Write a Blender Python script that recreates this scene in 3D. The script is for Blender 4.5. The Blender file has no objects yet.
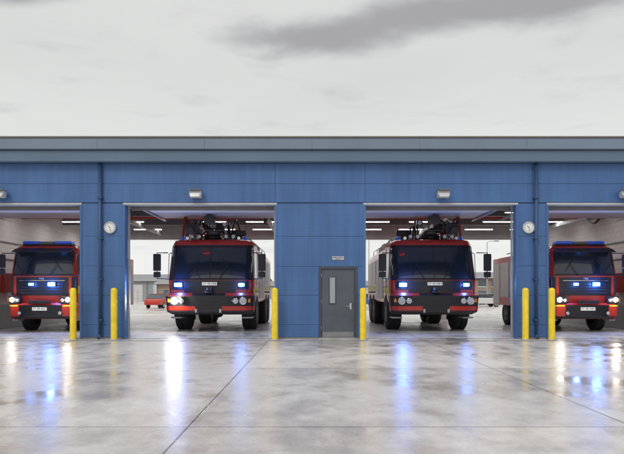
import bpy, math, random
from mathutils import Vector
random.seed(4)
R=math.radians
scene=bpy.context.scene
col=scene.collection

# ---------------------------------------------------------------- materials
def N(nt,t,**k):
    n=nt.nodes.new(t)
    for a,b in k.items(): setattr(n,a,b)
    return n
def mat(name,color,rough=0.5,metal=0.0,var=0.0,vscale=3.0,emit=None,estr=0.0,coat=0.0,spec=None):
    m=bpy.data.materials.new(name); m.use_nodes=True
    nt=m.node_tree; b=nt.nodes['Principled BSDF']; L=nt.links
    b.inputs['Base Color'].default_value=(*color,1); b.inputs['Roughness'].default_value=rough
    b.inputs['Metallic'].default_value=metal
    if spec is not None: b.inputs['Specular IOR Level'].default_value=spec
    if coat: b.inputs['Coat Weight'].default_value=coat; b.inputs['Coat Roughness'].default_value=0.08
    if var>0:
        tc=N(nt,'ShaderNodeNewGeometry')
        n=N(nt,'ShaderNodeTexNoise'); n.inputs['Scale'].default_value=vscale; n.inputs['Detail'].default_value=3
        L.new(tc.outputs['Position'],n.inputs['Vector'])
        r=N(nt,'ShaderNodeValToRGB'); r.color_ramp.elements[0].position=.3; r.color_ramp.elements[1].position=.7
        r.color_ramp.elements[0].color=(*[c*(1-var) for c in color],1)
        r.color_ramp.elements[1].color=(*[min(1,c*(1+var)) for c in color],1)
        L.new(n.outputs['Fac'],r.inputs['Fac']); L.new(r.outputs['Color'],b.inputs['Base Color'])
        mr=N(nt,'ShaderNodeMapRange'); mr.inputs['To Min'].default_value=max(0.03,rough-.1); mr.inputs['To Max'].default_value=min(1,rough+.12)
        L.new(n.outputs['Fac'],mr.inputs['Value']); L.new(mr.outputs['Result'],b.inputs['Roughness'])
    if emit:
        b.inputs['Emission Color'].default_value=(*emit,1); b.inputs['Emission Strength'].default_value=estr
    return m

def cladding(name,color):
    m=mat(name,color,rough=.42)
    nt=m.node_tree;L=nt.links;b=nt.nodes['Principled BSDF']
    g=N(nt,'ShaderNodeNewGeometry'); s=N(nt,'ShaderNodeSeparateXYZ'); L.new(g.outputs['Position'],s.inputs[0])
    mu=N(nt,'ShaderNodeMath',operation='MULTIPLY'); mu.inputs[1].default_value=2*math.pi/0.075; L.new(s.outputs['Z'],mu.inputs[0])
    si=N(nt,'ShaderNodeMath',operation='SINE'); L.new(mu.outputs[0],si.inputs[0])
    bp=N(nt,'ShaderNodeBump'); bp.inputs['Strength'].default_value=.12; bp.inputs['Distance'].default_value=.006
    L.new(si.outputs[0],bp.inputs['Height']); L.new(bp.outputs['Normal'],b.inputs['Normal'])
    mp=N(nt,'ShaderNodeMapping'); mp.inputs['Scale'].default_value=(5,5,.35); L.new(g.outputs['Position'],mp.inputs['Vector'])
    n=N(nt,'ShaderNodeTexNoise'); n.inputs['Scale'].default_value=1; n.inputs['Detail'].default_value=5; L.new(mp.outputs[0],n.inputs['Vector'])
    n2=N(nt,'ShaderNodeTexNoise'); n2.inputs['Scale'].default_value=.6; n2.inputs['Detail'].default_value=3; L.new(g.outputs['Position'],n2.inputs['Vector'])
    a=N(nt,'ShaderNodeMath',operation='ADD'); L.new(n.outputs['Fac'],a.inputs[0]); L.new(n2.outputs['Fac'],a.inputs[1])
    mr=N(nt,'ShaderNodeMapRange'); mr.inputs['From Min'].default_value=.7; mr.inputs['From Max'].default_value=1.3; mr.inputs['To Min'].default_value=.82; mr.inputs['To Max'].default_value=1.15; L.new(a.outputs[0],mr.inputs['Value'])
    sc=N(nt,'ShaderNodeVectorMath',operation='SCALE'); sc.inputs[0].default_value=color; L.new(mr.outputs[0],sc.inputs['Scale']); L.new(sc.outputs[0],b.inputs['Base Color'])
    return m

M={}
M['blue']=cladding('blue_cladding',(0.052,0.128,0.31))
M['bluetrim']=mat('blue_trim',(0.05,0.115,0.28),.4,var=.06)
M['pipe']=mat('pipe_blue',(0.028,0.065,0.15),.4)
M['fascia']=mat('fascia_slate',(0.10,0.155,0.23),.45,var=.08,vscale=.7)
M['fascia2']=mat('fascia_light',(0.155,0.20,0.265),.45,var=.08,vscale=.6)
M['coping']=mat('coping_brown',(0.16,0.135,0.13),.6,var=.1,vscale=6)
M['roof']=mat('roof_sheet',(0.25,0.25,0.25),.5,var=.1)
M['door']=mat('grey_door',(0.075,0.09,0.115),.45,var=.12,vscale=2)
M['doorframe']=mat('door_frame',(0.05,0.06,0.08),.45)
M['white']=mat('white_paint',(0.75,0.75,0.74),.5,var=.05)
M['lgrey']=mat('light_grey',(0.42,0.43,0.45),.45,var=.08)
M['mgrey']=mat('mid_grey',(0.2,0.2,0.21),.5,var=.1)
M['galv']=mat('galvanised',(0.4,0.41,0.42),.45,metal=.3,var=.1)
M['black']=mat('black_plastic',(0.020,0.020,0.023),.45,var=.2)
M['satin']=mat('black_satin',(0.015,0.015,0.018),.25,spec=.5)
M['rubber']=mat('tyre_rubber',(0.024,0.024,0.025),.75,var=.3,vscale=8)
M['red']=mat('fire_red',(0.50,0.030,0.014),.30,coat=.5,var=.12,vscale=2)
M['red2']=mat('fire_red_dull',(0.38,0.024,0.015),.45,var=.2,vscale=4)
M['hivis']=mat('hivis_yellow',(0.65,0.62,0.05),.4)
M['yellow']=mat('bollard_yellow',(0.82,0.60,0.02),.42,var=.12,vscale=5)
M['glass']=mat('dark_glass',(0.020,0.026,0.034),.05,spec=.9)
M['shutter']=mat('roller_shutter',(0.6,0.59,0.6),.35,metal=.2,var=.1)
M['chrome']=mat('bright_metal',(0.6,0.6,0.62),.18,metal=1)
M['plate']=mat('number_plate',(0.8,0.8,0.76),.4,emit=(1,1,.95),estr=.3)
M['ink']=mat('black_ink',(0.01,0.01,0.01),.5)
M['head']=mat('headlight_lit',(1,1,1),.3,emit=(1,0.93,0.82),estr=60)
M['lens']=mat('lamp_lens',(0.55,0.56,0.58),.1)
M['doorglass']=mat('door_glass',(0.30,0.33,0.36),.08)
M['strobe']=mat('blue_strobe_lit',(0.1,0.3,1),.3,emit=(0.03,0.20,1.0),estr=30)
M['strobew']=mat('blue_strobe_core',(0.5,0.7,1),.3,emit=(0.35,0.6,1.0),estr=140)
M['bluelens']=mat('blue_lens',(0.02,0.08,0.40),.15,emit=(0.03,0.12,1),estr=.2)
M['amber']=mat('amber_lens',(0.8,0.25,0.02),.2)
M['tube']=mat('fluorescent_tube',(1,1,1),.4,emit=(1,.99,.96),estr=26)
M['redlamp']=mat('red_lamp',(0.8,0.03,0.02),.3,emit=(1,.05,.03),estr=2.5)
M['ceil']=mat('ceiling_lining',(0.42,0.42,0.43),.7)
M['steel']=mat('painted_steel',(0.17,0.175,0.19),.5)

m=mat('blockwork',(0.5,.44,.42),.8); nt=m.node_tree;L=nt.links;b=nt.nodes['Principled BSDF']
g=N(nt,'ShaderNodeNewGeometry'); s=N(nt,'ShaderNodeSeparateXYZ'); c=N(nt,'ShaderNodeCombineXYZ')
L.new(g.outputs['Position'],s.inputs[0]); ad=N(nt,'ShaderNodeMath',operation='ADD'); L.new(s.outputs['X'],ad.inputs[0]);L.new(s.outputs['Y'],ad.inputs[1])
L.new(ad.outputs[0],c.inputs['X']); L.new(s.outputs['Z'],c.inputs['Y'])
br=N(nt,'ShaderNodeTexBrick'); br.inputs['Scale'].default_value=1; br.inputs['Brick Width'].default_value=.45; br.inputs['Row Height'].default_value=.225
br.inputs['Mortar Size'].default_value=.008; br.inputs['Color1'].default_value=(.82,.79,.78,1); br.inputs['Color2'].default_value=(.78,.745,.735,1); br.inputs['Mortar'].default_value=(.6,.57,.56,1)
L.new(c.outputs[0],br.inputs['Vector']); L.new(br.outputs['Color'],b.inputs['Base Color']); M['block']=m

def ground_mat(name,c_dry,c_wet,jx,jy,ox,oy,wetbias):
    m=bpy.data.materials.new(name); m.use_nodes=True; nt=m.node_tree;L=nt.links;b=nt.nodes['Principled BSDF']
    g=N(nt,'ShaderNodeNewGeometry')
    def noise(scale,detail=6,sx=1,sy=1,dist=0):
        mp=N(nt,'ShaderNodeMapping'); mp.inputs['Scale'].default_value=(sx,sy,1); L.new(g.outputs['Position'],mp.inputs['Vector'])
        n=N(nt,'ShaderNodeTexNoise'); n.inputs['Scale'].default_value=scale; n.inputs['Detail'].default_value=detail; n.inputs['Distortion'].default_value=dist
        L.new(mp.outputs[0],n.inputs['Vector']); return n.outputs['Fac']
    def ramp(src,a,bb,c0=0.,c1=1.):
        r=N(nt,'ShaderNodeMapRange'); r.interpolation_type='SMOOTHSTEP'
        r.inputs['From Min'].default_value=a; r.inputs['From Max'].default_value=bb; r.inputs['To Min'].default_value=c0; r.inputs['To Max'].default_value=c1
        L.new(src,r.inputs['Value']); return r.outputs['Result']
    def mth(op,a,bb):
        n=N(nt,'ShaderNodeMath',operation=op)
        for i,v in enumerate((a,bb)):
            if isinstance(v,(int,float)): n.inputs[i].default_value=v
            else: L.new(v,n.inputs[i])
        return n.outputs[0]
    big=noise(.33,4,1,.75,.3); med=noise(1.9,8,1,.7,.1); fine=noise(26,3)
    wsum=mth('ADD',mth('MULTIPLY',big,.55),mth('MULTIPLY',med,.45))
    wet=ramp(wsum,wetbias-.09,wetbias+.13)
    puddle=ramp(wsum,wetbias+.05,wetbias+.12)
    mp=N(nt,'ShaderNodeMapping'); mp.inputs['Location'].default_value=(ox,oy,0); L.new(g.outputs['Position'],mp.inputs['Vector'])
    br=N(nt,'ShaderNodeTexBrick'); br.offset=0; br.inputs['Scale'].default_value=1; br.inputs['Brick Width'].default_value=jx; br.inputs['Row Height'].default_value=jy
    br.inputs['Mortar Size'].default_value=.013; br.inputs['Mortar Smooth'].default_value=.3; br.inputs['Bias'].default_value=0
    br.inputs['Color1'].default_value=(1.05,1.04,1.03,1); br.inputs['Color2'].default_value=(.90,.90,.91,1); br.inputs['Mortar'].default_value=(.30,.28,.26,1)
    L.new(mp.outputs[0],br.inputs['Vector'])
    mx=N(nt,'ShaderNodeMix',data_type='RGBA'); mx.inputs['A'].default_value=(*c_dry,1); mx.inputs['B'].default_value=(*c_wet,1); L.new(wet,mx.inputs['Factor'])
    m2=N(nt,'ShaderNodeMix',data_type='RGBA',blend_type='MULTIPLY'); m2.inputs['Factor'].default_value=1
    L.new(mx.outputs['Result'],m2.inputs['A']); L.new(br.outputs['Color'],m2.inputs['B'])
    tone=ramp(mth('ADD',mth('MULTIPLY',fine,.5),mth('MULTIPLY',noise(5.5,8,1,.8,0),.5)),.35,.65,.88,1.1)
    m3=N(nt,'ShaderNodeVectorMath',operation='SCALE'); L.new(m2.outputs['Result'],m3.inputs[0]); L.new(tone,m3.inputs['Scale'])
    L.new(m3.outputs[0],b.inputs['Base Color'])
    rg=mth('SUBTRACT',mth('SUBTRACT',.33,mth('MULTIPLY',wet,.13)),mth('MULTIPLY',puddle,.08))
    L.new(rg,b.inputs['Roughness'])
    hb=mth('ADD',mth('MULTIPLY',mth('SUBTRACT',fine,.5),mth('SUBTRACT',1.0,mth('MULTIPLY',puddle,.8))),mth('MULTIPLY',br.outputs['Fac'],-1.5))
    bp=N(nt,'ShaderNodeBump'); bp.inputs['Strength'].default_value=.25; bp.inputs['Distance'].default_value=.008
    L.new(hb,bp.inputs['Height']); L.new(bp.outputs['Normal'],b.inputs['Normal'])
    return m
M['yard']=ground_mat('wet_concrete',(.585,.56,.54),(.42,.385,.355),4.85,5.2,1.35,2.6,.50)
M['floor']=ground_mat('bay_floor',(.66,.66,.65),(.58,.58,.58),4.85,5.0,1.35,0,.5)

# ---------------------------------------------------------------- mesh helpers
def obj(name,verts,faces,m,par=None,smooth=False,bevel=0,seg=2,solid=0):
    me=bpy.data.meshes.new(name); me.from_pydata(verts,[],faces); me.update()
    o=bpy.data.objects.new(name,me); col.objects.link(o)
    if m: me.materials.append(M[m] if isinstance(m,str) else m)
    if par: o.parent=par
    if smooth:
        for p in me.polygons: p.use_smooth=True
    if solid:
        s=o.modifiers.new('s','SOLIDIFY'); s.thickness=solid; s.offset=-1
    if bevel:
        b=o.modifiers.new('b','BEVEL'); b.width=bevel; b.segments=seg; b.limit_method='ANGLE'; b.angle_limit=R(40)
    return o
ACC={}; TAC={}
BF=[(0,1,3,2),(4,6,7,5),(0,4,5,1),(2,3,7,6),(0,2,6,4),(1,5,7,3)]
def box(name,x0,x1,y0,y1,z0,z1,m,par=None,bevel=0,rot=None):
    cx,cy,cz=(x0+x1)/2,(y0+y1)/2,(z0+z1)/2; a,b,c=abs(x1-x0)/2,abs(y1-y0)/2,abs(z1-z0)/2
    v=[(sx*a,sy*b,sz*c) for sx in(-1,1) for sy in(-1,1) for sz in(-1,1)]
    if par is not None and rot is None:
        k=(par,name,m,bevel); V,F=ACC.setdefault(k,([],[])); n=len(V)
        V+=[(x+cx,y+cy,z+cz) for x,y,z in v]; F+=[tuple(i+n for i in q) for q in BF]; return None
    o=obj(name,v,BF,m,par,bevel=bevel); o.location=(cx,cy,cz)
    if rot: o.rotation_euler=rot
    return o
def cyl(name,p0,p1,r,m,par=None,r2=None,n=20,smooth=True):
    p0=Vector(p0);p1=Vector(p1);d=(p1-p0).normalized(); r2=r if r2 is None else r2
    a=d.orthogonal().normalized(); b=d.cross(a)
    v=[];
    for p,rr in((p0,r),(p1,r2)):
        for i in range(n):
            t=2*math.pi*i/n; v.append(tuple(p+a*math.cos(t)*rr+b*math.sin(t)*rr))
    f=[(i,(i+1)%n,n+(i+1)%n,n+i) for i in range(n)]+[tuple(range(n-1,-1,-1)),tuple(range(n,2*n))]
    o=obj(name,v,f,m,par)
    if smooth:
        for p in o.data.polygons[:n]: p.use_smooth=True
    return o
def tube(name,pts,r,m,par=None):
    TAC.setdefault((par,name,r,m),[]).append(list(pts))
def flush():
    for (par,name,m,bev),(V,F) in ACC.items(): obj(name,V,F,m,par,bevel=bev)
    for (par,name,r,m),ps in TAC.items():
        cu=bpy.data.curves.new(name,'CURVE'); cu.dimensions='3D'; cu.bevel_depth=r; cu.bevel_resolution=2; cu.use_fill_caps=True
        for pts in ps:
            s=cu.splines.new('POLY'); s.points.add(len(pts)-1)
            for i,p in enumerate(pts): s.points[i].co=(*p,1)
        cu.materials.append(M[m]); o=bpy.data.objects.new(name,cu); col.objects.link(o); o.parent=par
def lathe(name,prof,c,m,par=None,axis='X',n=32):
    v=[];k=len(prof)
    for i in range(n):
        t=2*math.pi*i/n
        for (r,h) in prof:
            a,b=math.cos(t)*r,math.sin(t)*r
            v.append((c[0]+h,c[1]+a,c[2]+b) if axis=='X' else ((c[0]+a,c[1]+b,c[2]+h) if axis=='Z' else (c[0]+a,c[1]+h,c[2]+b)))
    f=[]
    for i in range(n):
        j=(i+1)%n
        for q in range(k-1): f.append((i*k+q,i*k+q+1,j*k+q+1,j*k+q))
    return obj(name,v,f,m,par,smooth=True)
def empty(name,loc=(0,0,0),rz=0):
    e=bpy.data.objects.new(name,None); col.objects.link(e); e.location=loc; e.rotation_euler=(0,0,rz); e.empty_display_size=.3; return e
def text(name,s,size,loc,m,par=None,rot=(R(90),0,0)):
    cu=bpy.data.curves.new(name,'FONT'); cu.body=s; cu.size=size; cu.align_x='CENTER'; cu.align_y='CENTER'; cu.extrude=.002
    cu.materials.append(M[m]); o=bpy.data.objects.new(name,cu); col.objects.link(o); o.location=loc; o.rotation_euler=rot
    if par:o.parent=par
    return o
def plight(name,loc,power,color,r,par):
    l=bpy.data.lights.new(name,'POINT'); l.energy=power; l.color=color; l.shadow_soft_size=r
    o=bpy.data.objects.new(name,l); col.objects.link(o); o.location=loc; o.parent=par; return o

# ---------------------------------------------------------------- ground
obj('ground',[(-900,-300,0),(900,-300,0),(900,1500,0),(-900,1500,0)],[(0,1,2,3)],'yard')
M['grass']=mat('grass',(0.07,0.10,0.035),.9,var=.3,vscale=.3)
obj('grass_field',[(-900,150,.004),(900,150,.004),(900,1400,.004),(-900,1400,.004)],[(0,1,2,3)],'grass')

# ---------------------------------------------------------------- fire station
FS=empty('fire_station')
XL,XR=-17.5,17.5; D=14.5
H=4.35; HB=5.65
open_=[(-12.35,-7.48),(-6.03,-1.19),(1.71,6.58),(7.62,12.49)]
obj('bay_floor',[(XL+.3,-.02,.006),(XR-.3,-.02,.006),(XR-.3,D,.006),(XL+.3,D,.006)],[(0,1,2,3)],'floor',FS)
piers=[(XL,-12.35),(-7.48,-6.03),(-1.19,1.71),(6.58,7.62),(12.49,XR)]
def panels(x0,x1,z0,z1,tag):
    zs=[z0]; base=[.0,.45,1.4,2.35,3.3,4.3,5.0,5.65]
    zs+= [z for z in base if z0+.05<z<z1-.05]+[z1]
    for j in range(len(zs)-1):
        box('cladding_panel_'+tag,x0+.004,x1-.004,-.04,.0,zs[j]+.004,zs[j+1]-.004,'blue',FS,bevel=.005)
for (a,b) in piers:
    a_,b_=a+.012,b-.012
    if (a,b)==(-1.19,1.71):
        d0,d1,dh=.22,1.46,2.33
        box('wall_core',a_,d0,0.001,.24,0,H,'bluetrim',FS); box('wall_core',d1,b_,0.001,.24,0,H,'bluetrim',FS); box('wall_core',d0,d1,.001,.24,dh,H,'bluetrim',FS)
        box('wall_core_back',a_,b_,.241,.26,0,H,'block',FS)
        panels(a,d0,0.05,dh,'mid'); panels(d1,b,0.05,dh,'mid'); panels(a,b,dh,H,'mid')
    else:
        box('wall_core',a_,b_,0.001,.25,0,H,'bluetrim',FS); panels(a,b,0.05,H,'pier')
    box('wall_base',a,b,-.025,0.0,0.0,.05,'mgrey',FS)
    box('rear_wall',a,b,D,D+.25,0,4.5,'block',FS)
box('header_core',XL,XR,.001,.25,H,HB+.2,'bluetrim',FS)
for x0,x1 in zip([XL,-12.35,-6.75,-1.19,1.71,7.10,12.49],[-12.35,-6.75,-1.19,1.71,7.10,12.49,XR]):
    panels(x0,x1,H+.045,HB,'header')
box('rear_header',XL,XR,D,D+.25,4.5,6.0,'lgrey',FS)
for i,(a,b) in enumerate(open_):
    box('lintel_trim',a-.06,b+.06,-.065,.262,H-.035,H+.03,'lgrey',FS,bevel=.005)
    box('jamb_trim',a-.07,a+.004,-.06,.27,0,H-.038,'blue',FS,bevel=.005)
    box('jamb_trim',b-.004,b+.07,-.06,.27,0,H-.038,'blue',FS,bevel=.005)
    for k in range(7):
        y0=.75+k*.58
        box('overhead_door_window' if k==3 else 'overhead_door_panel',a+.06,b-.06,y0,y0+.56,4.48,4.53,'lgrey' if k!=3 else 'white',FS,bevel=.006)
    box('overhead_door_edge',a+.06,b-.06,.42,.47,4.20,4.42,'mgrey',FS,bevel=.01)
    for x in(a+.005,b-.055):
        box('door_track',x,x+.05,.3,5.2,4.40,4.46,'galv',FS); box('door_track_upright',x,x+.05,.275,.34,0,4.40,'galv',FS)
    cyl('door_spring',(a+.2,.6,4.75),(b-.2,.6,4.75),.06,'steel',FS)
    cx=(a+b)/2
    for y in(5.9,9.2,12.6):
        for dx in(-1.2,1.2):
            box('light_body',cx+dx-.75,cx+dx+.75,y-.09,y+.09,4.86,4.93,'white',FS)
            obj('light_tube',[(cx+dx-.72,y-.07,4.855),(cx+dx-.72,y+.07,4.855),(cx+dx+.72,y+.07,4.855),(cx+dx+.72,y-.07,4.855)],[(0,1,2,3)],'tube',FS)
    box('exhaust_rail',cx+1.6,cx+1.75,1,D-1,4.65,4.8,'galv',FS)
    tube('exhaust_hose',[(cx+1.67,5+.1*i,4.65-.25*math.sin(i/12*math.pi)) for i in range(13)],.06,'black',FS)
    box('red_beacon',cx-1.15,cx-.75,1.5,1.55,4.36,4.42,'redlamp',FS,bevel=.01)
for y in(1.2,4.5,8,11.5): box('roof_beam',XL+.3,XR-.3,y-.09,y+.09,4.97,5.3,'steel',FS)
for k in range(-8,9): box('purlin',k*2-.04,k*2+.04,.26,D-.01,5.302,5.42,'galv',FS)
box('ceiling',XL+.26,XR-.26,.26,D-.01,5.43,5.48,'ceil',FS)
for y,z in((2.6,4.72),(7.0,4.78)): cyl('sprinkler_pipe',(XL+.4,y,z),(XR-.4,y,z),.05,'red2',FS)
for x in(-12.95,12.85): box('interior_wall',x,x+.2,.26,D-.01,.007,5.42,'block',FS)
for x in(XL,XR-.25): box('gable_wall',x,x+.25,.251,D-.001,0,6.0,'blue',FS)
for x in(-12.7,12.82): 
    box('wall_dado',x-.03,x,.5,D-.5,.02,1.0,'lgrey',FS)
    for z in (2.9,3.6): cyl('wall_conduit',(x-.02 if x>0 else x+.0,.6,z),(x-.02 if x>0 else x,D-.6,z),.03,'galv',FS)
    for y in(2.2,5.2,9): box('wall_cabinet_red' if y==5.2 else 'wall_cabinet',x-.18 if x>0 else x-.05,x-.0 if x>0 else x+.13,y,y+.6,1.5,2.3,'red2' if y==5.2 else 'lgrey',FS,bevel=.01)
box('fascia_lower',XL-.2,XR+.2,-.30,.0,5.66,6.02,'fascia',FS,bevel=.02)
box('fascia_upper',XL-.25,XR+.25,-.40,-.02,6.03,6.38,'fascia2',FS,bevel=.025)
for k in range(-5,6): box('fascia_joint',k*3.4-.008,k*3.4+.008,-.403,-.1,6.03,6.38,'fascia',FS)
box('soffit',XL-.2,XR+.2,-.29,-.0,5.652,5.658,'fascia',FS)
box('coping',XL-.28,XR+.28,-.42,.1,6.385,6.44,'coping',FS,bevel=.008)
obj('roof',[(XL-.25,-.05,6.42),(XR+.25,-.05,6.42),(XR+.25,D/2,7.0),(XL-.25,D/2,7.0),(XR+.25,D+.3,6.3),(XL-.25,D+.3,6.3)],[(0,1,2,3),(3,2,4,5)],'roof',FS,solid=.1)
box('door_frame',.22,.30,-.05,.1,0,2.33,'doorframe',FS,bevel=.006); box('door_frame',1.38,1.46,-.05,.1,0,2.33,'doorframe',FS,bevel=.006)
box('door_frame_head',.30,1.38,-.05,.1,2.25,2.33,'doorframe',FS,bevel=.006)
box('door_leaf',.305,1.375,-.01,.05,.03,2.245,'door',FS,bevel=.006)
box('door_window',.575,.745,-.02,-.011,1.15,1.98,'doorglass',FS); 
for x0,x1,z0,z1 in((.545,.575,1.12,2.01),(.745,.775,1.12,2.01),(.575,.745,1.12,1.15),(.575,.745,1.98,2.01)): box('vision_panel_bead',x0,x1,-.028,-.01,z0,z1,'doorframe',FS)
box('door_kick_plate',.34,1.34,-.016,-.0105,.06,.22,'mgrey',FS)
cyl('door_handle',(1.24,-.02,1.05),(1.24,-.09,1.05),.015,'chrome',FS); cyl('door_handle',(1.24,-.085,1.05),(1.11,-.085,1.05),.012,'chrome',FS)
box('door_lock',1.22,1.27,-.02,-.011,.95,1.15,'chrome',FS)
for z in(.3,1.15,2.0): box('door_hinge',.296,.312,-.03,-.008,z,z+.1,'galv',FS)
box('door_threshold',.22,1.46,-.14,.1,.006,.03,'galv',FS)
box('drain_channel',-16,16,-1.02,-.90,-.05,.007,'steel',None)
S=empty('door_sign',(.84,-.05,2.60)); box('panel',-.19,.19,-.012,0,-.06,.06,'lgrey',S,bevel=.003); text('lettering','FIRE STATION',.05,(0,-.014,.02),'pipe',S); text('lettering','PRIVATE',.04,(0,-.014,-.03),'pipe',S)
for x in(-9.98,-3.71,4.19,10.03):
    F=empty('wall_floodlight',(x,-.04,4.62))
    box('bracket',-.05,.05,-.12,0,-.05,.05,'galv',F); box('housing',-.19,.19,-.32,-.10,-.09,.10,'lgrey',F,bevel=.02,rot=(R(-18),0,0))
    box('lens',-.15,.15,-.345,-.318,-.10,.03,'lens',F,bevel=.004,rot=(R(-18),0,0)); box('visor',-.20,.20,-.40,-.1,.125,.14,'mgrey',F)
for x in(-6.50,6.97):
    C=empty('wall_clock',(x,-.045,3.58))
    lathe('case',[(0,0),(.19,0),(.20,-.03),(.19,-.07),(.165,-.075),(.16,-.06)],(0,0,0),'lgrey',C,axis='Y')
    lathe('dial',[(0,-.055),(.165,-.055)],(0,0,0),'white',C,axis='Y')
    for h in range(12):
        t=h*math.pi/6; tube('hour_mark',[(math.sin(t)*.12,-.058,math.cos(t)*.12),(math.sin(t)*.148,-.058,math.cos(t)*.148)],.005,'ink',C)
    tube('hour_hand',[(0,-.062,0),(-.05,-.062,.06)],.007,'ink',C); tube('minute_hand',[(0,-.065,0),(.03,-.065,-.12)],.005,'ink',C)
for x in(-6.80,7.19):
    P=empty('rainwater_pipe',(x,-.14,0)); cyl('pipe',(0,0,.12),(0,0,5.65),.05,'pipe',P); 
    cyl('shoe',(0,0,.14),(0,-.14,.04),.05,'pipe',P)
    for z in(.6,1.9,3.2,4.5): box('clip',-.08,.08,-.065,.09,z,z+.04,'pipe',P)
for x,y in((-7.50,-.55),(-6.25,-.45),(-1.17,-.5),(1.60,-.55),(6.72,-.5),(7.50,-.62)):
    B=empty('bollard',(x,y,0))
    lathe('post',[(.10,0),(.10,1.56),(.09,1.60),(.06,1.63),(0,1.64)],(0,0,0),'yellow',B,axis='Z',n=24)
    lathe('base_plate',[(.16,0),(.16,.02),(.1,.022)],(0,0,.004),'galv',B,axis='Z',n=16)

# ---------------------------------------------------------------- vehicles
class Cab:
    def __init__(s,prof,r,crown): s.p=prof;s.r=r;s.c=crown
    def prm(s,z):
        p=s.p
        if z<=p[0][0]: return p[0][1:]
        for a,b in zip(p,p[1:]):
            if z<=b[0]:
                t=(z-a[0])/(b[0]-a[0]); return (a[1]+(b[1]-a[1])*t,a[2]+(b[2]-a[2])*t)
        return p[-1][1:]
    def pt(s,u,z,off=0):
        y0,hw=s.prm(z); r=s.r; k=1 if u>=0 else -1; a=abs(u)
        if a<=hw-r: x,y,nx,ny=a,y0,0,-1
        elif a<=hw-r+r*math.pi/2:
            t=(a-hw+r)/r; nx,ny=math.sin(t),-math.cos(t); x=hw-r+r*nx; y=y0+r+r*ny
        else: x,y,nx,ny=hw,y0+r+(a-hw+r-r*math.pi/2),1,0
        y+=s.c*min(1,(a/hw))**2
        return (k*(x+nx*off),y+ny*off,z)
    def patch(s,name,u0,u1,z0,z1,off,m,par,th=.012,nu=None):
        nu=nu or max(2,int(abs(u1-u0)/.07)); zs=[z0]+[p[0] for p in s.p if z0+.01<p[0]<z1-.01]+[z1]
        v=[s.pt(u0+(u1-u0)*i/nu,z,off) for z in zs for i in range(nu+1)]
        f=[(j*(nu+1)+i,j*(nu+1)+i+1,(j+1)*(nu+1)+i+1,(j+1)*(nu+1)+i) for j in range(len(zs)-1) for i in range(nu)]
        o=obj(name,v,f,m,par,smooth=False,solid=th); 
        for p in o.data.polygons: p.use_smooth=True
        o.modifiers['s'].use_even_offset=True
        es=o.modifiers.new('e','EDGE_SPLIT'); es.split_angle=R(35)
        return o
    def shell(s,depth,m,par,name='cab'):
        zs=[p[0] for p in s.p]; U=max(p[2] for p in s.p)-s.r+s.r*math.pi/2+depth; nu=72
        v=[]
        for z in zs:
            for i in range(nu+1):
                x,y,zz=s.pt(-U+2*U*i/nu,z); 
                v.append((x,min(y,depth) if 0<i<nu else depth,zz))
        f=[(j*(nu+1)+i,j*(nu+1)+i+1,(j+1)*(nu+1)+i+1,(j+1)*(nu+1)+i) for j in range(len(zs)-1) for i in range(nu)]
        f+=[tuple(range(nu,-1,-1)),tuple((len(zs)-1)*(nu+1)+i for i in range(nu+1))]
        f+=[(j*(nu+1)+nu,j*(nu+1),(j+1)*(nu+1),(j+1)*(nu+1)+nu) for j in range(len(zs)-1)]
        o=obj(name,v,f,m,par)
        for p in o.data.polygons: p.use_smooth=len(p.vertices)==4
        es=o.modifiers.new('e','EDGE_SPLIT'); es.split_angle=R(32)
        return o
def wheel(par,x,y,r,w,side):
    s=side
    pr=[(r*.58,-w/2),(r*.62,-w/2-.01),(r*.9,-w/2),(r*.98,-w/2+.05),(r,-w/2+.10),(r,-.02),(r*.975,-.015),(r*.975,.015),(r,.02),(r,w/2-.10),(r*.98,w/2-.05),(r*.9,w/2),(r*.62,w/2+.01),(r*.58,w/2)]
    lathe('tyre',pr,(x,y,r),'rubber',par,n=40)
    o=s*(w/2)
    lathe('rim',[(r*.6,o),(r*.56,o-s*.02),(r*.5,o-s*.12),(r*.3,o-s*.13),(r*.28,o-s*.03),(r*.2,o),(0,o+s*.01)],(x,y,r),'mgrey',par,n=28)
    lathe('rim_back',[(r*.6,-o),(r*.3,-o+s*.1),(0,-o+s*.1)],(x,y,r),'black',par,n=20)
    n=36;v=[];f=[]
    for i in range(n):
        for q in(-1,1):
            t=2*math.pi*(i+(.5 if q>0 else 0))/n; i0=len(v)
            for sx in(-1,1):
                for st in(-1,1):
                    for rr in(r-.02,r+.012):
                        tt=t+st*.022/r*1.2; v.append((x+q*w*.25+sx*w*.17,y+math.sin(tt)*rr,r+math.cos(tt)*rr))
            f+=[tuple(i0+k for k in q4) for q4 in BF]
    obj('tread_lug',v,f,'rubber',par)
def strobe(par,x,y,z,lit=True,big=1.0,pw=14):
    box('strobe_housing',x-.11*big,x+.11*big,y,y+.05,z-.06*big,z+.06*big,'black',par,bevel=.01)
    box('strobe_lens',x-.095*big,x+.095*big,y-.02,y-.001,z-.048*big,z+.048*big,'strobe' if lit else 'bluelens',par,bevel=.01)
    if lit:
        lathe('strobe_core',[(0,-.03),(.03*big,-.028),(.045*big,-.02)],(x,y-.003,z),'strobew',par,axis='Y',n=12)
        plight('strobe_glow',(x,y-.16,z),pw,(.05,.20,1),.06,par)
def headlamp(par,x,y,z,r,lit=True,pw=8):
    lathe('lamp_bezel',[(r*1.2,.03),(r*1.2,-.01),(r*1.02,-.02),(r*1.0,.0)],(x,y,z),'chrome',par,axis='Y',n=20)
    lathe('lamp_lit' if lit else 'lamp',[(r,.0),(r*.7,-.018),(0,-.025)],(x,y,z),'head' if lit else 'lens',par,axis='Y',n=16)
    if lit: plight('lamp_glow',(x,y-.15,z),pw,(1,.93,.82),.05,par)
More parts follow.
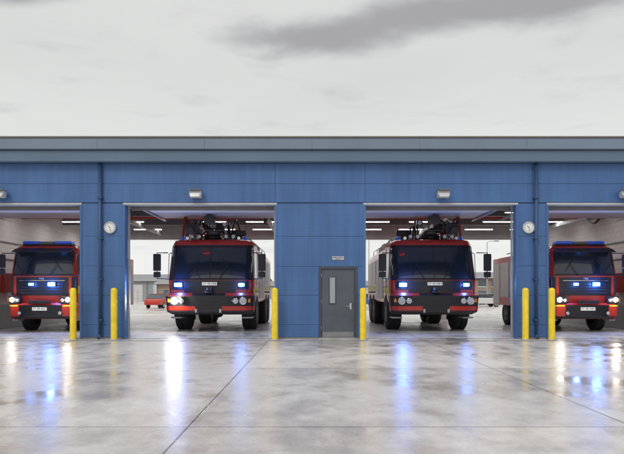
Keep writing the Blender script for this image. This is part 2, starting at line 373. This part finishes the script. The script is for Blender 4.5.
def mirror(par,s,x,y,z,h,w):
    box('mirror_head',s*x-w/2,s*x+w/2,y,y+.12,z,z+h,'black',par,bevel=.03)
    box('mirror_head_lower',s*x-w/2+.01,s*x+w/2-.01,y+.01,y+.12,z-.24,z-.03,'black',par,bevel=.03)
    tube('mirror_arm',[(s*(x-.35),y+.3,z+h+.06),(s*x,y+.06,z+h+.04),(s*x,y+.06,z-.28),(s*(x-.35),y+.3,z-.30)],.02,'black',par)

def crash_tender(loc,rz,lit):
    E=empty('airport_fire_truck',loc,rz)
    C=Cab([(1.0,.06,1.54),(1.15,0,1.60),(1.94,0,1.63),(2.04,.03,1.63),(3.24,.36,1.57),(3.40,.43,1.54),(3.50,.52,1.49),(3.55,.68,1.38)],.28,.14)
    C.shell(2.6,'red',E)
    C.patch('windscreen',-1.80,1.80,2.04,3.22,.008,'glass',E,nu=48)
    C.patch('windscreen_seal',-1.82,1.82,1.97,2.035,.012,'satin',E,nu=48); C.patch('windscreen_seal',-1.80,1.80,3.225,3.31,.012,'satin',E,nu=48)
    for u in(-.02,-1.38,1.34): C.patch('windscreen_divider',u,u+.04,2.04,3.22,.014,'satin',E)
    for s in(-1,1):
        C.patch('door_window',s*1.92,s*2.8,2.06,3.14,.008,'glass',E)
        C.patch('door_seam',s*1.85,s*1.865,1.1,3.3,.003,'ink',E); C.patch('door_seam',s*3.0,s*3.015,1.1,3.3,.003,'ink',E)
        C.patch('side_stripe',s*1.87,s*3.5,1.45,1.70,.004,'hivis',E)
        C.patch('corner_panel',s*1.00,s*1.46,1.60,1.94,.012,'satin' ,E)
        tube('grab_handle',[(s*1.69,.80,1.95),(s*1.75,.76,2.0),(s*1.73,.86,3.0),(s*1.64,.9,3.05)],.018,'chrome',E)
        mirror(E,s,1.97,-.12,2.30,.64,.28)
        tube('wiper_arm',[(s*.35,-.06,1.98),(s*.62,.06,2.5)],.012,'ink',E); tube('wiper_blade',[(s*.85,.06,2.16),(s*.45,.15,2.84)],.012,'ink',E)
        strobe(E,s*1.19 ,.0,1.78,True,1.5 if s<0 else 1.2,(60 if s<0 else 24))
        headlamp(E,s*1.28,-.30,1.18,.12,lit=lit and s<0,pw=45)
        headlamp(E,s*1.01,-.34,1.18,.09,False)
        box('indicator',s*1.50-.05,s*1.50+.05,-.19,-.12,1.12,1.26,'amber',E,bevel=.01)
        box('step',s*1.36-.2,s*1.36+.2,.4,1.0,.5,.56,'galv',E,bevel=.01); box('step_hanger',s*1.36-.18,s*1.36+.18,.9,.95,.56,1.0,'black',E)
        box('wheel_arch',s*1.38-.24,s*1.38+.24,1.05,2.75,1.5,1.58,'black',E,bevel=.03)
    C.patch('grille_panel',-.98,.98,1.5,1.95,.014,'satin',E)
    for k in range(5): C.patch('grille_slat',-.9,.9,1.53+k*.075,1.555+k*.075,.030,'black',E,th=.02)
    box('number_plate_backing',-.31,.31,-.055,-.03,1.74,1.90,'satin',E,bevel=.01); box('number_plate',-.28,.28,-.066,-.056,1.76,1.88,'plate',E); text('plate_text','ZV 58 AEB' if lit else 'ZY 54 ABX',.115,(0,-.07,1.82),'ink',E)
    B=Cab([(.66,-.06,1.50),(.76,-.26,1.64),(1.38,-.34,1.68),(1.48,-.22,1.63)],.28,.15)
    B.shell(.55,'black',E,'bumper')
    B.patch('bumper_red_side',-1.95,-.62,1.37,1.465,.01,'red',E); B.patch('bumper_red_side',.62,1.95,1.37,1.465,.01,'red',E)
    B.patch('bumper_red_low',-1.85,-.5,.82,.98,.01,'red',E); B.patch('bumper_red_low',.5,1.85,.82,.98,.01,'red',E)
    for k in range(3): B.patch('bumper_vent',-.42,.42,.88+k*.12,.93+k*.12,.006,'satin',E)
    cyl('bumper_turret_base',(0,-.2,1.46),(0,-.2,1.56),.16,'black',E); cyl('bumper_turret_body',(0,-.2,1.55),(0,-.2,1.68),.10,'steel',E)
    cyl('bumper_turret_barrel',(0,-.1,1.63),(.06,-.66,1.66),.06,'black',E,r2=.045); 
    for x in(-.45,.45): box('tow_eye',x-.04,x+.04,-.38,-.22,.74,.88,'galv',E,bevel=.015)
    prof=[(1.0,1.05),(1.52,1.08),(1.60,1.2),(1.60,3.12),(1.44,3.38),(1.36,3.42)]
    v=[];ring=[( x,z) for x,z in prof]+[(-x,z) for x,z in reversed(prof)]
    for y in(2.68,9.9): v+=[(x,y,z) for x,z in ring]
    n=len(ring); f=[(i,(i+1)%n,n+(i+1)%n,n+i) for i in range(n)]+[tuple(range(n-1,-1,-1)),tuple(range(n,2*n))]
    obj('body',v,f,'red',E,bevel=.02)
    for s in(-1,1):
        for y0,y1,z0 in((2.95,4.25,1.25),(4.4,5.6,1.25),(5.8,7.3,1.9),(7.45,9.6,1.9)):
            box('locker_shutter',s*1.605-.012,s*1.605+.012,y0,y1,z0,3.0,'shutter',E)
            nn=int((3.0-z0)/.1)
            for k in range(nn): box('shutter_slat',s*1.62-.004,s*1.62+.004,y0+.02,y1-.02,z0+.015+k*.1,z0+.085+k*.1,'shutter',E)
        box('reflective_stripe',s*1.605-.01,s*1.605+.01,5.7,9.8,1.62,1.8,'hivis',E)
        tube('roof_rail',[(s*1.3,2.8,3.42),(s*1.3,2.8,3.68),(s*1.3,9.7,3.68),(s*1.3,9.7,3.42)],.02,'galv',E)
        for y in(4.5,6.2,8): tube('roof_rail_post',[(s*1.3,y,3.42),(s*1.3,y,3.68)],.018,'galv',E)
        for y in(1.95,6.9,8.5): wheel(E,s*1.33,y,.74,.56,s)
        box('mudguard',s*1.35-.25,s*1.35+.25,6.0,9.4,1.50,1.56,'black',E); box('mud_flap',s*1.35-.25,s*1.35+.25,2.95,2.98,.35,1.1,'black',E)
        lathe('beacon',[(.08,0),(.08,.03),(.065,.05),(.065,.11),(.04,.13),(0,.14)],(s*1.22,1.0,3.55),'bluelens',E,axis='Z',n=20)
        for q in(.52,.80): 
            cyl('work_lamp',(s*q,.80,3.67),(s*q,.66,3.66),.085,'satin',E); cyl('work_lamp_glass',(s*q,.661,3.66),(s*q,.652,3.66),.068,'lens',E)
            box('work_lamp_foot',s*q-.02,s*q+.02,.70,.78,3.54,3.61,'black',E)
        cyl('air_horn',(s*1.0,1.08,3.61),(s*1.0,.76,3.61),.03,'chrome',E,r2=.06)
    box('chassis',-.5,.5,.5,9.6,.78,1.08,'black',E,bevel=.02)
    for y in(1.95,6.9,8.5): cyl('axle',(-1.0,y,.72),(1.0,y,.72),.12,'black',E); 
    for y in(1.95,6.9,8.5): lathe('differential',[(0,-.25),(.18,-.18),(.24,0),(.18,.18),(0,.25)],(0,y,.70),'black',E,n=20)
    for s in(-1,1): 
        tube('leaf_spring',[(s*.6,1.1,1.0),(s*.6,1.5,.86),(s*.6,1.95,.80),(s*.6,2.4,.86),(s*.6,2.8,1.0)],.05,'black',E)
        box('fuel_tank',s*.95-.3,s*.95+.3,3.4,4.9,.65,1.04,'mgrey',E,bevel=.05)
    # ---- roof equipment
    box('roof_deck',-1.15,1.15,1.0,2.58,3.55,3.58,'black',E,bevel=.01)
    k=1 if lit else -1
    bx=-.80*k; tx=-.12*k
    K=1.36
    def T(x,y,z): return (tx+x*K,1.5+(y-1.5)*1.15,3.57+(z-3.52)*K)
    cyl('turret_base',T(0,1.5,3.52),T(0,1.5,3.68),.36,'black',E); cyl('turret_ring',T(0,1.5,3.68),T(0,1.5,3.80),.27,'steel',E)
    tube('turret_elbow',[T(0,1.5,3.76),T(-.17*k,1.5,3.86),T(-.23*k,1.5,3.98),T(-.14*k,1.45,4.12),T(0,1.35,4.15)],.125,'satin',E)
    cyl('turret_barrel',T(0,1.45,4.13),T(.04*k,.55,4.04),.14,'black',E,r2=.10); cyl('turret_nozzle',T(.04*k,.56,4.04),T(.045*k,.28,4.02),.15,'satin',E,r2=.20)
    for q in(.9,1.15): cyl('turret_band',T(0,q,4.085),T(0,q-.06,4.08),.155,'mgrey',E)
    a=T(.09,1.36,3.76); c2=T(.34,1.70,4.02); box('turret_motor',min(a[0],c2[0]),max(a[0],c2[0]),a[1],c2[1],a[2],c2[2],'black',E,bevel=.03)
    for (x,z,w) in((-.38,4.00,.12),(.40,3.96,.11),(.20,4.28,.10),(-.12,4.27,.07)):
        p=T(x,1.0,z); box('turret_light',p[0]-w,p[0]+w,p[1],p[1]+.12,p[2]-w*.8,p[2]+w*.8,'satin',E,bevel=.02); cyl('turret_light_glass',(p[0],p[1]-.002,p[2]),(p[0],p[1]-.01,p[2]),w*.7,'lens',E)
        tube('turret_light_arm',[(p[0],p[1]+.06,p[2]-w*.8),(tx+(p[0]-tx)*.5,1.4,4.05)],.02,'steel',E)
    for ph in(0,1,2): tube('hose_loop',[(tx+(.5+.10*ph)*k+.03*i*(ph-1),1.3+.06*i+.1*ph,3.6+(.55+.14*ph)*math.sin(i/12*math.pi)) for i in range(13)],.038,'black',E)
    tube('hose_loop',[(tx-.5+.09*i,1.1,3.6+.42*math.sin(i/12*math.pi)) for i in range(13)],.035,'black',E)
    tube('turret_guard',[(tx-.62,1.0,3.56),(tx-.62,1.0,3.94),(tx+.62,1.0,3.94),(tx+.62,1.0,3.56)],.022,'steel',E)
    box('roof_boom',bx-.17,bx+.17,1.3,8.8,3.90,4.24,'red2',E,bevel=.03)
    box('roof_boom_inner',bx-.11,bx+.11,.85,1.3,3.94,4.18,'steel',E,bevel=.02)
    box('boom_head',bx-.24,bx+.24,.55,.90,3.78,4.18,'black',E,bevel=.04)
    cyl('boom_nozzle',(bx,.60,3.90),(bx,.26,3.84),.09,'satin',E,r2=.13); cyl('boom_camera',(bx+.17,.6,4.24),(bx+.17,.40,4.24),.07,'satin',E)
    for dx in(-.2,.2): cyl('boom_ram',(bx+dx,1.2,3.74),(bx+dx,4.2,3.98),.045,'chrome',E)
    for dx in(-.23,.23): tube('boom_hose',[(bx+dx,.8,4.12),(bx+dx*1.3,1.15,4.36),(bx+dx,1.7,4.28),(bx+dx,3.0,4.30)],.03,'black',E)
    for q in(-.30,.22): box('boom_rest',bx+q,bx+q+.08,1.15,1.25,3.58,4.0,'steel',E)
    box('boom_rest_rear',bx-.3,bx+.3,7.1,7.2,3.42,3.895,'steel',E)
    tube('boom_frame',[(bx-.44*k,1.0,3.5),(bx-.36*k,1.1,4.50),(bx-.10*k,1.15,4.60)],.05,'red2',E); tube('boom_frame_brace',[(bx-.36*k,1.1,4.48),(bx+.34*k,1.1,3.62)],.04,'red2',E)
    tube('boom_frame_brace',[(bx-.44*k,1.7,3.5),(bx-.36*k,1.5,4.48),(bx-.36*k,1.1,4.48)],.04,'red2',E)
    for q in range(5): box('roof_box',.55 if k>0 else -1.1,1.1 if k>0 else -.55,2.8+q*1.35,3.9+q*1.35,3.43,3.85+.05*(q%2),'mgrey',E,bevel=.02)
    box('mast_base',.85*k-.14,.85*k+.14,2.0,2.4,3.58,3.80,'black',E,bevel=.02)
    box('mast_lamps',.85*k-.3,.85*k+.3,2.05,2.2,3.82,4.06,'satin',E,bevel=.03)
    tube('aerial',[(1.2*k,1.2,3.5),(1.25*k,1.25,4.5)],.008,'ink',E)
    return E

def fire_engine(loc,rz,plate,mir):
    E=empty('fire_engine',loc,rz)
    C=Cab([(1.05,.04,1.18),(1.2,0,1.22),(2.15,0,1.24),(2.28,.03,1.24),(3.08,.20,1.19),(3.2,.27,1.15),(3.28,.40,1.07),(3.31,.55,.97)],.16,.07)
    C.shell(2.5,'red',E)
    C.patch('windscreen',-1.12,1.12,2.20,3.04,.008,'glass',E)
    C.patch('windscreen_seal',-1.16,1.16,2.12,2.195,.012,'satin',E); C.patch('header_panel',-1.08,1.08,3.05,3.18,.012,'satin',E)
    obj('sun_visor',[(-1.1,-.10,3.02),(1.1,-.10,3.02),(1.1,.22,3.16),(-1.1,.22,3.16)],[(0,1,2,3)],'satin',E,solid=.02)
    for s in(-1,1):
        C.patch('door_window',s*1.45,s*2.2,2.2,3.0,.008,'glass',E)
        C.patch('door_seam',s*1.38,s*1.392,1.1,3.15,.003,'ink',E); C.patch('door_seam',s*2.35,s*2.362,1.1,3.15,.003,'ink',E)
        C.patch('side_stripe',s*1.39,s*3.2,1.45,1.75,.004,'hivis',E)
        C.patch('air_deflector',s*1.10,s*1.30,1.40,2.08,.014,'satin',E)
        mirror(E,s,1.46,-.12,2.42,.5,.22); 
        tube('wiper_arm',[(s*.3,-.06,2.14),(s*.55,.02,2.55)],.01,'ink',E); tube('wiper_blade',[(s*.75,.03,2.28),(s*.42,.07,2.78)],.01,'ink',E)
        box('headlamp_block',s*.97-.22,s*.97+.22,-.16,.1,1.06,1.36,'satin',E,bevel=.04)
        headlamp(E,s*1.04,-.17,1.22,.085,True,8); headlamp(E,s*.84,-.17,1.20,.06,False)
        box('indicator',s*1.19-.03,s*1.19+.03,-.12,-.02,1.14,1.3,'amber',E,bevel=.01)
        headlamp(E,s*.75,-.20,.72,.055,False)
        box('step',s*1.10-.12,s*1.10+.12,.2,.7,.42,.48,'galv',E,bevel=.01); box('step_side',s*1.15-.06,s*1.15+.06,.1,.75,.48,1.06,'red',E,bevel=.03)
        strobe(E,s*.38,-.05,1.80,True,1.45 if s*mir>0 else 1.0,60 if s*mir>0 else 10)
        for y in(1.45,5.6): wheel(E,s*1.05,y,.54,.36,s)
        cyl('axle_hub',(0,1.45,.52),(s*.9,1.45,.52),.08,'black',E)
        for y0,y1 in((2.8,3.9),(4.0,4.9),(5.05,6.3),(6.4,7.3)):
            zz=1.0 if y1<5 or y0>6.3 else 1.3
            box('locker_shutter',s*1.245-.01,s*1.245+.01,y0,y1,zz,2.9,'shutter',E)
            for k in range(int((2.9-zz)/.1)): box('shutter_slat',s*1.258-.004,s*1.258+.004,y0+.02,y1-.02,zz+.015+k*.1,zz+.085+k*.1,'shutter',E)
    C.patch('grille_panel',-.98,.98,1.38,2.06,.014,'satin',E)
    for k in range(4): C.patch('grille_slat',-.80,.80,1.46+k*.11,1.505+k*.11,.034,'black',E,th=.025)
    C.patch('grille_chrome_bar',-.85,.85,1.93,1.95,.03,'chrome',E)
    text('badge','FIRE',.10,(0,-.045,2.01),'lgrey',E)
    B=Cab([(.50,0,1.10),(.58,-.14,1.22),(1.02,-.18,1.24),(1.10,-.12,1.21)],.18,.08)
    B.shell(.35,'red',E,'bumper')
    B.patch('bumper_centre',-.80,.80,.6,1.02,.012,'satin',E)
    B.patch('bumper_low',-1.3,1.3,.51,.60,.012,'black',E)
    B.patch('bumper_chevron',-1.3,-.84,.97,1.02,.01,'hivis',E); B.patch('bumper_chevron',.84,1.3,.97,1.02,.01,'hivis',E)
    box('winch_box',-.4,.4,-.30,-.15,1.08,1.20,'black',E,bevel=.02)
    box('number_plate',-.27,.27,-.215,-.200,.82,.94,'plate',E); text('plate_text',plate,.11,(0,-.218,.88),'ink',E)
    box('light_bar_base',-.95,.95,.45,.8,3.30,3.36,'black',E,bevel=.01)
    for s in(-1,1): box('light_bar_lens',s*.28,s*.93,.43,.82,3.36,3.46,'bluelens',E,bevel=.03)
    box('light_bar_centre',-.27,.27,.44,.81,3.36,3.45,'mgrey',E,bevel=.02)
    box('body',-1.24,1.24,2.6,7.5,.9,3.15,'red',E,bevel=.03)
    box('roof_gantry',-1.0,1.0,2.7,7.3,3.16,3.2,'mgrey',E)
    for x in(-.6,-.2): tube('ladder_rail',[(x,2.4,3.42),(x,7.3,3.42)],.03,'galv',E)
    for k in range(15): tube('ladder_rung',[(-.6,2.6+k*.3,3.42),(-.2,2.6+k*.3,3.42)],.015,'galv',E)
    box('chassis',-.42,.42,.3,7.3,.6,.9,'black',E); lathe('differential',[(0,-.2),(.15,-.12),(.2,0),(.15,.12),(0,.2)],(0,5.6,.52),'black',E,n=16)
    cyl('rear_axle',(-.9,5.6,.52),(.9,5.6,.52),.09,'black',E)
    return E
crash_tender((-3.85,3.25,0.006),0,True)
crash_tender((4.62,3.25,0.006),0,False)
fire_engine((-10.15,3.2,0.006),0,'ZV 08 AEG',1)
fire_engine((10.28,3.2,0.006),0,'ZT 08 ABD',1)

# ---------------------------------------------------------------- background
def car(name,loc,rz,color):
    E=empty(name,loc,rz); cm=mat('car_paint',color,.3,coat=.5); ck='car%d'%len(M); M[ck]=cm
    lo=[(-2.1,.35),(-2.15,.6),(-2.1,.85),(-1.9,.95),(-1.0,1.0),(1.2,.98),(2.0,.82),(2.15,.6),(2.1,.35)]
    v=[(x,y*.86,z) for y in(-1,1) for x,z in lo]; n=len(lo)
    f=[(i,i+1,n+i+1,n+i) for i in range(n-1)]+[(n-1,0,n,2*n-1),tuple(range(n-1,-1,-1)),tuple(range(n,2*n))]
    obj('lower_body',v,f,cm,E,bevel=.06)
    gh=[(-1.95,.95,.80),(-1.45,1.40,.66),(.25,1.44,.66),(1.15,.97,.80)]
    v=[(x,s*w,z) for s in(-1,1) for x,z,w in gh]; obj('greenhouse',v,[(0,1,5,4),(1,2,6,5),(2,3,7,6),(3,2,1,0),(4,5,6,7),(0,4,7,3)],'glass',E,bevel=.03)
    box('roof',-1.40,.22,-.64,.64,1.41,1.46,ck,E,bevel=.02)
    for s in(-1,1):
        tube('pillar',[(-.5,s*.79,.98),(-.5,s*.665,1.42)],.03,'black',E)
        for x in(-1.35,1.35):
            lathe('wheel',[(0,-.1),(.2,-.1),(.3,-.1),(.32,-.06),(.32,.06),(.3,.1),(.2,.1),(0,.1)],(x,s*.78,.32),'rubber',E,axis='Y',n=20); lathe('hub',[(0,0),(.19,0)],(x,s*.885,.32),'galv',E,axis='Y',n=14)
        box('tail_lamp',-2.14,-2.08,s*.62-.12,s*.62+.12,.68,.82,'red',E); box('head_lamp',2.06,2.13,s*.6-.14,s*.6+.14,.62,.74,'lens',E)
    return E
car('parked_car',(-15.3,42,0.0),R(80),(0.5,.03,.02))
car('parked_car',(5.9,46,0.0),R(15),(0.03,.10,.35))
car('parked_car',(18.9,48,0.0),R(5),(0.6,.6,.6))
car('parked_car',(21.5,62,0.0),R(0),(0.08,.09,.1))
car('parked_car',(26.5,70,0.0),R(8),(0.5,.5,.52))
car('parked_car',(-21,66,0.0),R(0),(0.6,.6,.62))
car('parked_car',(13.2,60,0.0),R(5),(0.45,.46,.48))
M['wallA']=mat('industrial_grey',(0.30,.32,.34),.6,var=.1,vscale=.2); M['wallB']=mat('industrial_brown',(0.30,.23,.18),.7,var=.15,vscale=.3); M['win']=mat('window_glass',(.08,.1,.13),.1)
def shed(name,x0,x1,y,dep,h,rise,wall,bands,loading):
    E=empty(name,((x0+x1)/2,y,0)); w=(x1-x0)/2
    v=[(-w,0,0),(w,0,0),(w,0,h),(-w,0,h),(-w,dep,0),(w,dep,0),(w,dep,h),(-w,dep,h)]
    obj('walls',v,[(0,1,2,3),(1,5,6,2),(5,4,7,6),(4,0,3,7)],wall,E)
    obj('roof',[(-w-.3,-.4,h),(w+.3,-.4,h),(w+.3,dep/2,h+rise),(-w-.3,dep/2,h+rise),(w+.3,dep+.4,h),(-w-.3,dep+.4,h)],[(0,1,2,3),(3,2,4,5)],'mgrey',E,solid=.2)
    box('gutter',-w-.3,w+.3,-.6,-.41,h-.3,h,'lgrey',E)
    k=-w+1.2
    while k<w-2:
        if loading: box('roller_door',k,k+3,-.06,-.01,0,3.2,'shutter',E); k+=5
        else:
            for zb in bands: box('window',k,k+1.5,-.05,-.01,zb,zb+1.1,'win',E); box('sill',k-.1,k+1.6,-.1,-.01,zb-.12,zb-.005,'white',E)
            k+=2.4
    for q in range(int(2*w/6)+1): box('downpipe',-w+q*6,-w+q*6+.12,-.15,-.01,0,h-.3,'mgrey',E)
shed('industrial_shed',-62,-27.5,98,18,4.2,1.3,'wallA',[1],True)
shed('office_block',-26.5,-22.5,84,10,3.4,.5,'wallB',[1.0],False)
shed('warehouse',27,52,92,16,4.6,1.1,'wallB',[.9,2.8],False)
shed('industrial_shed',-12,22,150,20,4.0,1.2,'wallA',[1],True)
def lamp(x,y,h):
    E=empty('street_lamp',(x,y,0)); cyl('column',(0,0,0),(0,0,h),.11,'galv',E,r2=.06); tube('arm',[(0,0,h),(.3,0,h+.15),(1.1,0,h+.2)],.04,'galv',E); box('lantern',.9,1.5,-.14,.14,h+.14,h+.26,'mgrey',E,bevel=.03)
lamp(-15.6,50,8); lamp(6.9,54,8); lamp(22.4,58,8)
E=empty('perimeter_fence',(0,76,0))
for k in range(-30,31): box('post',k*2.5-.04,k*2.5+.04,-.04,.04,0,2.2,'galv',E)
for z in(.2,.7,1.2,1.7,2.1): box('rail',-75,75,-.015,.015,z,z+.03,'galv',E)
M['leaf']=mat('foliage',(0.055,0.075,0.04),.9,var=.4,vscale=.3)
v=[];f=[]
for t in range(46):
    cx=-120+t*5.4+random.uniform(-2,2); cy=215+random.uniform(-8,8); hh=random.uniform(4.5,8)
    for q in range(110):
        a=random.uniform(0,6.28); rr=math.sqrt(random.random())*hh*.5; z=hh*(.35+.65*random.random()); rr*=math.sqrt(max(0.05,1-((z/hh-.6)/.45)**2)) if abs(z/hh-.6)<.45 else .2
        c=Vector((cx+math.cos(a)*rr,cy+math.sin(a)*rr,z)); s=random.uniform(.3,.7); i=len(v)
        for _ in range(4): v.append(tuple(c+Vector((random.uniform(-s,s),random.uniform(-s,s),random.uniform(-s,s)))))
        f+=[(i,i+1,i+2),(i,i+2,i+3),(i+1,i+2,i+3)]
    i=len(v); v+=[(cx-.15,cy,0),(cx+.15,cy,0),(cx+.08,cy,hh*.6),(cx-.08,cy,hh*.6)]; f.append((i,i+1,i+2,i+3))
obj('distant_trees',v,f,'leaf')
flush()

# ---------------------------------------------------------------- world
w=bpy.data.worlds.new('World'); scene.world=w; w.use_nodes=True; nt=w.node_tree;L=nt.links
bg=nt.nodes['Background']; bg.inputs['Strength'].default_value=1
tc=N(nt,'ShaderNodeTexCoord'); sp=N(nt,'ShaderNodeSeparateXYZ'); L.new(tc.outputs['Generated'],sp.inputs[0])
def mth(op,a,b=0):
    n=N(nt,'ShaderNodeMath',operation=op)
    for i,v in enumerate((a,b)):
        if isinstance(v,(int,float)): n.inputs[i].default_value=v
        else: L.new(v,n.inputs[i])
    return n.outputs[0]
def rng(src,a,b,c,d):
    r=N(nt,'ShaderNodeMapRange'); r.interpolation_type='SMOOTHSTEP'
    for k,v in(('From Min',a),('From Max',b),('To Min',c),('To Max',d)): r.inputs[k].default_value=v
    L.new(src,r.inputs['Value']); return r.outputs['Result']
zz=mth('MAXIMUM',sp.outputs['Z'],.06)
cb=N(nt,'ShaderNodeCombineXYZ'); L.new(mth('DIVIDE',sp.outputs['X'],zz),cb.inputs['X']); L.new(mth('DIVIDE',sp.outputs['Y'],zz),cb.inputs['Y'])
def cloud(cx,cy,rot,sx,sy):
    mp=N(nt,'ShaderNodeMapping',vector_type='TEXTURE'); mp.inputs['Location'].default_value=(cx,cy,0); mp.inputs['Rotation'].default_value=(0,0,rot); mp.inputs['Scale'].default_value=(sx,sy,1)
    L.new(cb.outputs[0],mp.inputs['Vector']); g=N(nt,'ShaderNodeTexGradient',gradient_type='SPHERICAL'); L.new(mp.outputs[0],g.inputs[0]); return g.outputs['Fac']
n1=N(nt,'ShaderNodeTexNoise'); n1.inputs['Scale'].default_value=2.6; n1.inputs['Detail'].default_value=7; n1.inputs['Roughness'].default_value=.52; n1.inputs['Distortion'].default_value=.25; L.new(cb.outputs[0],n1.inputs['Vector'])
n2=N(nt,'ShaderNodeTexNoise'); n2.inputs['Scale'].default_value=.5; n2.inputs['Detail'].default_value=4; L.new(cb.outputs[0],n2.inputs['Vector'])
msk=mth('MAXIMUM',cloud(.05,2.34,R(-4),.55,.30),cloud(.62,2.12,R(-16),.98,.30))
msk=mth('MAXIMUM',msk,cloud(-1.0,2.0,0,.40,.15))
dk=rng(mth('ADD',msk,mth('MULTIPLY',mth('SUBTRACT',n1.outputs['Fac'],.5),1.4)),.02,.80,0,1)
gen=rng(n2.outputs['Fac'],.35,.7,1.02,.95)
mx=N(nt,'ShaderNodeMix',data_type='RGBA'); mx.inputs['A'].default_value=(.70,.705,.69,1); mx.inputs['B'].default_value=(.39,.385,.395,1); L.new(dk,mx.inputs['Factor'])
br=mth('MULTIPLY',gen,mth('MULTIPLY',rng(sp.outputs['Z'],.45,.95,1,2.1),rng(sp.outputs['Z'],0,.34,1.25,1)))
sc=N(nt,'ShaderNodeVectorMath',operation='SCALE'); L.new(mx.outputs['Result'],sc.inputs[0]); L.new(br,sc.inputs['Scale'])
sky=N(nt,'ShaderNodeTexSky',sky_type='NISHITA'); sky.sun_disc=False; sky.sun_elevation=R(42); sky.sun_rotation=R(205); sky.dust_density=4
sk=N(nt,'ShaderNodeVectorMath',operation='SCALE'); L.new(sky.outputs[0],sk.inputs[0]); sk.inputs['Scale'].default_value=.006
ad=N(nt,'ShaderNodeVectorMath',operation='ADD'); L.new(sc.outputs[0],ad.inputs[0]); L.new(sk.outputs[0],ad.inputs[1]); L.new(ad.outputs[0],bg.inputs['Color'])
w.cycles.sampling_method='MANUAL'; w.cycles.sample_map_resolution=256
sl=bpy.data.lights.new('sun','SUN'); sl.energy=.9; sl.angle=R(14); sl.color=(1,.97,.93); so=bpy.data.objects.new('sun',sl); col.objects.link(so)
so.rotation_euler=(R(48),0,R(-25)); so.location=(0,-30,30)

# ---------------------------------------------------------------- camera
cd=bpy.data.cameras.new('camera'); cam=bpy.data.objects.new('camera',cd); col.objects.link(cam)
cam.location=(0,-19.6,1.45); cam.rotation_euler=(R(90),0,0); cd.lens=35; cd.sensor_width=36; cd.shift_y=.107; cd.clip_end=3000; cd.clip_start=.1
scene.camera=cam
scene.view_settings.view_transform='Standard'; scene.view_settings.look='None'; scene.view_settings.exposure=0
